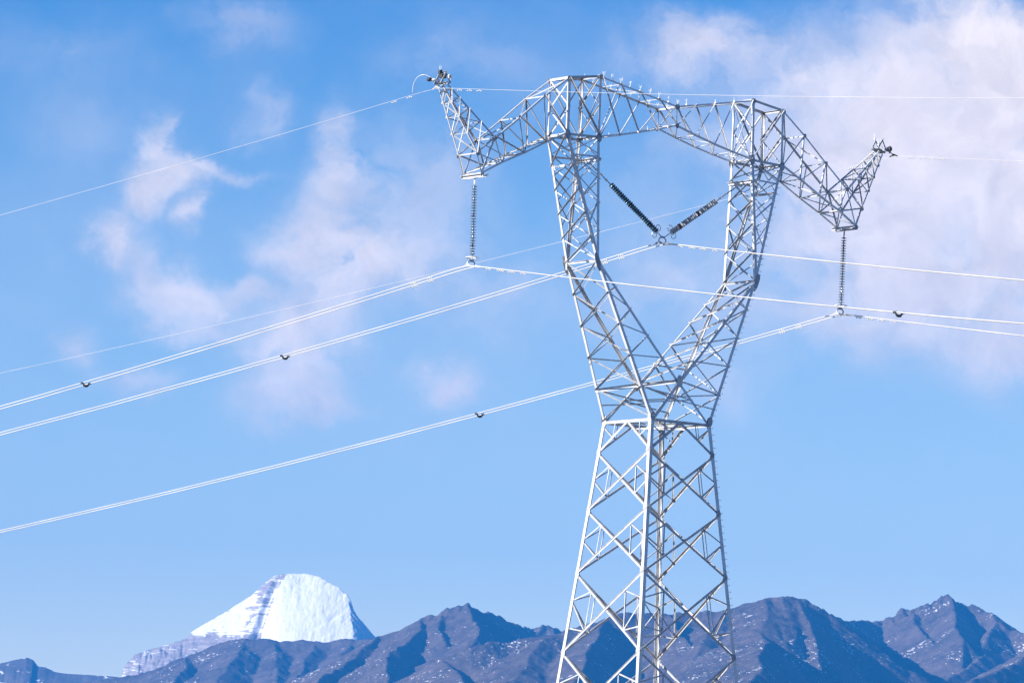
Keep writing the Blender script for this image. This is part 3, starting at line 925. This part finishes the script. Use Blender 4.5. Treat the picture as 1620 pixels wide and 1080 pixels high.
def rock_material(name, c_lo, c_mid, c_hi, scale, snow=0.0, snow_scale=1.0):
    m, n, l, b = mat_base(name, 0.95)
    b.inputs['Specular IOR Level'].default_value = 0.1
    tc = n.new('ShaderNodeTexCoord')
    mp = n.new('ShaderNodeMapping'); l.new(tc.outputs['Object'], mp.inputs['Vector'])
    f = noise_tex(n, l, mp.outputs[0], scale, 8, 0.62, 0.4)
    fb = noise_tex(n, l, tc.outputs['Object'], scale*6, 6, 0.7, 0.8)
    fmx = n.new('ShaderNodeMix'); fmx.inputs[0].default_value = .45; l.new(f, fmx.inputs[2]); l.new(fb, fmx.inputs[3]); f = fmx.outputs[0]
    col = ramp(n, l, f, [(0.34, c_lo), (0.5, c_mid), (0.72, c_hi)])
    if snow:
        # patches of old snow caught in streaks on the slope
        mp2 = n.new('ShaderNodeMapping'); l.new(tc.outputs['Object'], mp2.inputs['Vector']); mp2.inputs['Scale'].default_value = (1.0, .45, 1.8)
        mp2.inputs['Rotation'].default_value = (0, .5, .3)
        s1 = noise_tex(n, l, mp2.outputs[0], scale*6*snow_scale, 3, 0.7)
        s2 = noise_tex(n, l, tc.outputs['Object'], scale*.7, 3, 0.5)
        mm = n.new('ShaderNodeMath'); mm.operation = 'MULTIPLY_ADD'; l.new(s2, mm.inputs[0]); mm.inputs[1].default_value = .55; l.new(s1, mm.inputs[2])
        r = n.new('ShaderNodeMapRange'); l.new(mm.outputs[0], r.inputs[0]); r.inputs[1].default_value = 1.0-snow; r.inputs[2].default_value = 1.03-snow
        mx = n.new('ShaderNodeMix'); mx.data_type = 'RGBA'; l.new(r.outputs[0], mx.inputs[0]); l.new(col, mx.inputs[6]); mx.inputs[7].default_value = (.8, .8, .82, 1)
        col = mx.outputs[2]
    l.new(col, b.inputs['Base Color'])
    bp = n.new('ShaderNodeBump'); bp.inputs['Strength'].default_value = .8; bp.inputs['Distance'].default_value = 5.0
    f2 = noise_tex(n, l, tc.outputs['Object'], scale*5, 6, 0.65); l.new(f2, bp.inputs['Height']); l.new(bp.outputs[0], b.inputs['Normal'])
    return m

M_HILL = rock_material('dry_hill_scree', (.042, .034, .034), (.098, .074, .070), (.185, .138, .120), 0.012, 0.05, 1.8)
M_HILLFAR = rock_material('far_rock', (.06, .05, .05), (.11, .09, .09), (.20, .16, .15), 0.006, 0.08)
M_GROUND = rock_material('plain_soil', (.10, .09, .08), (.15, .13, .11), (.20, .18, .15), 0.02)

# --- the plain
g = 19000.0
mesh_obj('ground', [(-g, -16000, 0), (g, -16000, 0), (g, 21700, 0), (-g, 21700, 0)], [(0, 1, 2, 3)], M_GROUND)
tag(bpy.data.objects['ground'], 'dry flat plain running to the foot of the hills', 'ground', None, 'structure')

# --- front and middle hills. Each ridge: (photo x, photo y, distance in metres) points, flank slope left / right
R_ = []
def ridge(pts, back=.62, front=.62, reach=1e9): R_.append((pts, back, front, reach))
def spur(pts, left=.62, right=.62, reach=1e9): R_.append((pts, right, left, reach))   # runs towards the viewer
# M1: long ridge at the foot of the snow peak
ridge([(-200,1105,13600),(60,1095,13500),(215,1068,13400),(262,1050,13350),(300,1036,13300),(350,1014,13250),(395,1007,13200),(440,1011,13200),(480,1013,13200),(520,1016,13200),(560,1010,13200),(600,1008,13200),(700,1030,13200),(800,1060,13200)], .5, .62)
for (u, v, du, dv, dd) in ((300,1036,-30,45,500),(395,1007,-70,75,650),(440,1011,-10,70,600),(500,1014,-45,66,600),(560,1010,-60,70,600)):
    spur([(u, v, 13230),(u+du*.5, v+dv*.5+4, 13230-dd*.5),(u+du, v+dv+8, 13230-dd)], .5, .52)
# M2: hill with the sharp knob
ridge([(540,1045,11900),(575,1022,11850),(600,1005,11800),(650,985,11800),(675,972,11800),(700,962,11800),(722,957,11800),(735,954,11800),(742,957,11820),(755,964,11950),(780,974,12200),(800,981,12400),(812,983,12450),(830,991,12650),(845,993,12750),(858,989,12750),(866,986,12750),(874,989,12800),(880,993,12900),(900,1003,13000),(980,1040,13200)], .6, .8)
spur([(600,1005,11800),(560,1036,11500),(500,1082,11050),(420,1140,10500)], .55, .85)
spur([(668,976,11800),(664,995,11600),(640,1012,11420),(618,1030,11260),(618,1060,11050),(600,1100,10700)], .6, .95)
spur([(735,954,11800),(744,975,11620),(754,990,11480),(748,1008,11330)], .55, 1.1)
spur([(700,965,11800),(690,990,11600),(700,1012,11420)], .7, .8)
spur([(812,983,12450),(806,1000,12250),(796,1016,12050)], .6, .95)
# M3: broad front hill, left half
ridge([(560,1120,10300),(620,1085,10350),(660,1060,10400),(700,1040,10430),(740,1026,10460),(780,1015,10500),(830,1008,10560),(880,1000,10600),(930,988,10650),(965,975,10700),(1000,967,10750),(1035,966,10800),(1060,968,10820),(1110,967,10850),(1150,961,10850),(1190,950,10850),(1215,945,10850),(1240,943,10850),(1258,945,10870),(1275,949,10900),(1283,955,10950)], .55, .62, 260)
ridge([(1283,955,10950),(1290,962,11200),(1305,970,11550),(1322,975,11850),(1350,979,12150),(1385,982,12350),(1400,983,12420)], .55, .8)
spur([(700,1042,10430),(720,1060,10250),(735,1090,9950)], .5, .8)
spur([(880,1000,10600),(840,1040,10300),(780,1095,9850)], .38, .38, 110)
spur([(965,976,10700),(945,1008,10450),(925,1030,10250),(915,1060,10050),(890,1110,9700)], .5, .95)
spur([(1060,968,10820),(1075,1000,10600),(1090,1020,10450)], .5, .8, 70)
spur([(1150,962,10850),(1120,1010,10500),(1100,1035,10300),(1075,1060,10100),(1050,1110,9750)], .5, .36, 95)
spur([(1215,945,10850),(1216,975,10600),(1213,1001,10380)], .36, .34, 60)
spur([(1213,1001,10350),(1208,1030,9950),(1194,1060,9550),(1165,1115,9000)], .33, .95, 150)
spur([(1240,943,10850),(1252,985,10620)], .36, .34, 45)
spur([(1262,946,10880),(1280,975,10700),(1302,1027,10400)], .36, .95, 90)
# M4: right-hand mountain
ridge([(1370,984,12400),(1400,980,12400),(1415,974,12400),(1430,966,12400),(1446,961,12400),(1462,960,12400),(1474,954,12400),(1485,946,12400),(1495,941,12400),(1508,940,12400),(1520,945,12400),(1535,955,12400),(1548,962,12350),(1565,971,12300),(1575,982,12250),(1590,992,12200),(1602,999,12200),(1620,1001,12150),(1680,990,12100),(1800,975,12000)], .6, .6)
spur([(1508,940,12400),(1512,965,12200),(1520,990,12000),(1524,1012,11800)], .65, .95)
spur([(1446,961,12400),(1450,985,12200),(1478,1012,11950)], .6, .8)
spur([(1575,982,12250),(1572,1005,12050),(1555,1035,11800),(1530,1058,11500),(1480,1085,11150)], .95, .6)
ridge([(1700,1000,11300),(1640,1030,11000),(1590,1055,10750),(1520,1082,10400),(1440,1120,10000)], .8, .5)
ridge([(1480,1082,9600),(1400,1090,9600),(1300,1092,9700),(1100,1120,9700)], .5, .5)

NX, NY = 860, 560
uu = np.linspace(-1500, 3100, NX)
# denser in the photographed part
uu = np.interp(np.linspace(0, 1, NX), [0, .1, .9, 1], [-2200, -60, 1680, 3800])
dd = np.interp(np.linspace(0, 1, NY), [0, .08, .92, 1], [7500, 9500, 13500, 15500])
AZ = np.array([math.atan2(ray(u, 1000).x, ray(u, 1000).y) for u in uu])
A_, D_ = np.meshgrid(AZ, dd)
X, Y = D_*np.sin(A_), D_*np.cos(A_)
wx = (fbm(X/260, Y/260, 5, 4)-.5)*34; wy = (fbm(X/260, Y/260, 15, 4)-.5)*60
Z = seg_tents(X+wx, Y+wy, R_)
# gullies and roughness, kept small on the crests so that the skyline stays put
n1 = fbm(X/190, Y/330, 21, 6, .52, True); n2 = fbm(X/38, Y/60, 31, 4, .55, True)
n3 = fbm(X/14, Y/22, 51, 3, .6)
Z = Z - (n1-.62)*18 - (n2-.6)*8 + (n3-.5)*3.4
for (u_, v_, d_, w_) in ((738,957,11820,75),(1500,944,12400,120),(1430,966,12400,90),(866,989,12750,45),(1330,976,11900,110)):
    p_ = at(u_, v_, d_)
    g_ = np.exp(-((X-p_.x)**2+(Y-p_.y)**2)/w_**2)
    Z = Z + g_*((fbm(X/26, Y/40, 57, 4, .6, True)-.62)*20)
Z = np.maximum(Z, -40 + 30*fbm(X/900, Y/900, 41, 4))
grid_mesh('foothills', X, Y, Z, M_HILL, 'structure', 'bare purple-brown hills dusted with snow behind the pylon', 'hills')

# --- rocky ridge low on the far left and broken shoulder under the snow peak
def crest_field(pts, dist, front, back, half, nx, ny, mat, name, label, disp, shear=0.0, pad=120, cat='mountain', facet=None):
    us = np.array([p[0] for p in pts], float); vs = np.array([p[1] for p in pts], float)
    uu = np.linspace(us[0]-pad, us[-1]+pad, nx)
    az = np.array([math.atan2(ray(u, 1000).x, ray(u, 1000).y) for u in uu])
    xs = dist*np.tan(az)
    hs = np.array([at(u, np.interp(u, us, vs, left=vs[0]+60, right=vs[-1]+60) if us[0] <= u <= us[-1] else (vs[0]+(us[0]-u)*.5 if u < us[0] else vs[-1]+(u-us[-1])*.9), dist).z for u in uu])
    ys = np.linspace(-half, half, ny)
    Xg, Yg = np.meshgrid(xs, ys)
    depth = np.maximum(-Yg, 0)
    H = np.interp(Xg - shear*depth, xs, hs)
    Zg = H - np.where(Yg < 0, front*-Yg, back*Yg)
    if facet is not None:      # right of the summit the front is one flat face that cuts the crest
        x0 = dist*ray(facet, 1000).x/ray(facet, 1000).y; xs_ = Xg - shear*depth
        Pl = np.where(xs_ > x0, np.interp(x0, xs, hs) + .10*(xs_-x0), H)
        Zg = np.where(Yg < 0, np.minimum(H - .04*depth, Pl - front*depth), Zg)
    Zg = Zg + disp(Xg, Yg, H)
    return grid_mesh(name, Xg, Yg+dist, Zg, mat, 'structure', label, cat)
def dispA(X, Y, H):
    z = -(fbm(X/120, Y/200, 61, 6, .55, True)-.6)*40*np.clip(np.abs(Y)/60, .15, 1)
    return z
crest_field([(-60,1052),(0,1046),(20,1041),(45,1036),(55,1040),(62,1050),(75,1053),(90,1060),(110,1063),(150,1066),(205,1068),(330,1078)], 15300, .8, .8, 600, 420, 200, M_HILLFAR, 'far_ridge', 'low banded rock ridge at the far left horizon', dispA)

# --- the snow peak
def snow_material():
    m, n, l, b = mat_base('peak_snow_and_rock', .8)
    tc = n.new('ShaderNodeTexCoord'); ge = n.new('ShaderNodeNewGeometry')
    at_ = n.new('ShaderNodeAttribute'); at_.attribute_name = 'rock'
    sp = n.new('ShaderNodeSeparateXYZ'); l.new(tc.outputs['Object'], sp.inputs[0])
    # strata: thin, nearly level bands
    cb = n.new('ShaderNodeCombineXYZ')
    mu = n.new('ShaderNodeMath'); mu.operation = 'MULTIPLY'; l.new(sp.outputs[0], mu.inputs[0]); mu.inputs[1].default_value = .018
    mz = n.new('ShaderNodeMath'); mz.operation = 'MULTIPLY'; l.new(sp.outputs[2], mz.inputs[0]); mz.inputs[1].default_value = .13
    l.new(mu.outputs[0], cb.inputs[0]); l.new(mz.outputs[0], cb.inputs[2])
    st = noise_tex(n, l, cb.outputs[0], 1.0, 5, .6, .3)
    fn = noise_tex(n, l, tc.outputs['Object'], .02, 6, .65)
    ad = n.new('ShaderNodeMath'); ad.operation = 'MULTIPLY_ADD'; l.new(st, ad.inputs[0]); ad.inputs[1].default_value = 2.6; fm = n.new('ShaderNodeMath'); fm.operation = 'MULTIPLY'; l.new(fn, fm.inputs[0]); fm.inputs[1].default_value = 1.8; l.new(fm.outputs[0], ad.inputs[2])
    a2 = n.new('ShaderNodeMath'); a2.operation = 'MULTIPLY_ADD'; l.new(ad.outputs[0], a2.inputs[0]); a2.inputs[1].default_value = 1.0; 
    l.new(at_.outputs['Fac'], a2.inputs[2])
    r = n.new('ShaderNodeMapRange'); l.new(a2.outputs[0], r.inputs[0]); r.inputs[1].default_value = 2.66; r.inputs[2].default_value = 2.76
    rk = ramp(n, l, st, [(.35, (.15, .13, .145)), (.6, (.36, .31, .32))])
    mx = n.new('ShaderNodeMix'); mx.data_type = 'RGBA'; l.new(r.outputs[0], mx.inputs[0]); mx.inputs[6].default_value = (.74, .74, .77, 1); l.new(rk, mx.inputs[7])
    l.new(mx.outputs[2], b.inputs['Base Color'])
    bp = n.new('ShaderNodeBump'); bp.inputs['Strength'].default_value = .5; bp.inputs['Distance'].default_value = 7.0
    f2 = noise_tex(n, l, tc.outputs['Object'], .02, 7, 0.6); l.new(f2, bp.inputs['Height']); l.new(bp.outputs[0], b.inputs['Normal'])
    return m
M_SNOW = snow_material()
KD = 15800.0
PK = [(120,1125),(190,1085),(199,1052),(207,1042),(214,1034),(235,1026),(262,1019),(285,1012),(298,1006),(303,998),(318,988),(340,975),(362,962),(380,950),(396,940),(410,927),(425,913),(436,908),(450,906),(478,906),(490,909),(503,916),(516,925),(528,933),(540,943),(548,953),(556,963),(566,975),(576,986),(586,998),(597,1009),(615,1030)]
def px2x(u): return KD*ray(u, 1000).x/ray(u, 1000).y
M1PX = KD/FPX
def peak_disp(X, Y, H):
    dep = np.maximum(-Y, 0); k = KD/30000.0
    X0 = X/k; d0 = dep/k
    z = -(fbm(X0/160, Y/k/160, 71, 6, .5, True)-.6)*(8+20/(1+np.exp((X-px2x(430))/(40*k))))*np.clip(np.abs(Y)/40, .1, 1)
    z = z - (fbm(X0/95, Y/k/240, 91, 4, .5)-.5)*12*np.clip(d0/40, 0, 1)
    # wind-carved shelves and a broken skyline
    zz = (H - 1.25*dep)/k
    z = z + (fbm(zz/30, X0/260, 103, 3, .55)-.5)*9*np.clip(d0/20, 0, 1) - (fbm(X0/34, zz/50, 97, 5, .6, True)-.62)*9*np.clip(d0/15, 0, 1)
    z = z + (fbm(X0/22, Y/k/22, 99, 4, .6)-.5)*5
    # broken ground under the left shoulder
    lft = 1/(1+np.exp((X - px2x(300) - dep*.5)/(12*k)))
    z = z - (fbm(X0/60, Y/k/90, 79, 5, .6, True)-.7)*60*lft*np.clip(d0/25, 0, 1)
    # dark central gully dropping from the summit down to the left
    gl = (X - px2x(441))/k + d0*.62 - (fbm(d0/120, d0*0, 77, 4)-.5)*50
    z = z - 26*np.exp(-(gl/16)**2)*np.clip(d0/40, 0, 1) + 42*np.exp(-(np.maximum(gl+30, (gl+30)*-.35)/20)**2)*np.clip(d0/60, 0, 1)
    rib = np.exp(-((gl+62)/55)**2)
    z = z + 10*rib*(fbm(d0/13, X0/220, 83, 3, .6)-.5)*2
    # front snow bowl bulges a little
    z = z + 45*np.exp(-((X-px2x(500))/k/150)**2)*np.clip(d0/150, 0, 1)*np.exp(-d0/300)
    # the right-hand face turns away
    e = np.maximum(0, (X - .24*dep - px2x(541))/k + (fbm(d0/16, d0*0+3, 101, 4, .6)-.5)*16)
    z = z - 1.2*e*np.clip(d0/15, 0, 1)
    return z*k
pk = crest_field(PK, KD, 1.25, .9, 480, 660, 520, M_SNOW, 'snow_mountain', 'snow-covered domed peak with a dark banded gully, behind the left hills', peak_disp, .24, 150, facet=470)
me = pk.data; co = np.empty(len(me.vertices)*3); me.vertices.foreach_get('co', co); co = co.reshape(-1, 3)
Xv, Yv, Zv = co[:, 0], co[:, 1]-KD, co[:, 2]
dep = np.maximum(-Yv, 0)
zu = lambda v: at(450, v, KD).z
kk_ = KD/30000.0
gl = (Xv - px2x(441))/kk_ + dep/kk_*.62
rag = (fbm(Xv/38, Yv/60, 95, 4, .6)-.5)*2
rock = .66*np.exp(-((gl+58+rag*22)/66)**2)                             # ribs beside the gully
wall_top = at(330, 1004, KD).z
wall = 1/(1+np.exp((Zv-wall_top + (Xv-px2x(330))*.02 + rag*16)/5))
rock = rock + (.95 - .25*(Xv < px2x(262)))*wall*(gl < 40)         # rock wall below the left snowfield
rock = np.where(gl > 25, rock - .8*(1/(1+np.exp(-(gl-50)/12))), rock)   # the front bowl stays white
rock = rock + .22*np.exp(-((Xv-.24*dep-px2x(478))/kk_/70)**2 - ((Zv-at(480, 962, KD).z)/kk_/45)**2) + .46*np.exp(-((gl-24)/15)**2)
rock = rock + .30*np.clip(rag, 0, 1)*(gl > 30)*(1/(1+np.exp((Zv-at(480, 975, KD).z)/14)))
rock = rock + 1.0/(1+np.exp(-(Xv-.24*dep-px2x(543)+rag*7)/5))         # bands on the right-hand side
att = me.attributes.new('rock', 'FLOAT', 'POINT'); att.data.foreach_set('value', rock.astype(np.float32))

# ------------------------------------------------------------------ haze
hz = MB()
hz.box((0, 2750, 770), Vector((20000, 0, 0)), Vector((0, 19750, 0)), Vector((0, 0, 771)))
hm = bpy.data.materials.new('thin_blue_air'); hm.use_nodes = True
hn = hm.node_tree.nodes; hn.clear()
ho = hn.new('ShaderNodeOutputMaterial'); pv = hn.new('ShaderNodeVolumePrincipled')
pv.inputs['Density'].default_value = HAZE_DENS
pv.inputs['Color'].default_value = HAZE_COL
pv.inputs['Anisotropy'].default_value = 0.0
hm.node_tree.links.new(pv.outputs[0], ho.inputs['Volume'])
h = hz.build('haze', hm)
tag(h, 'thin blue haze filling the air between the pylon and the mountains', 'haze', None, 'stuff')
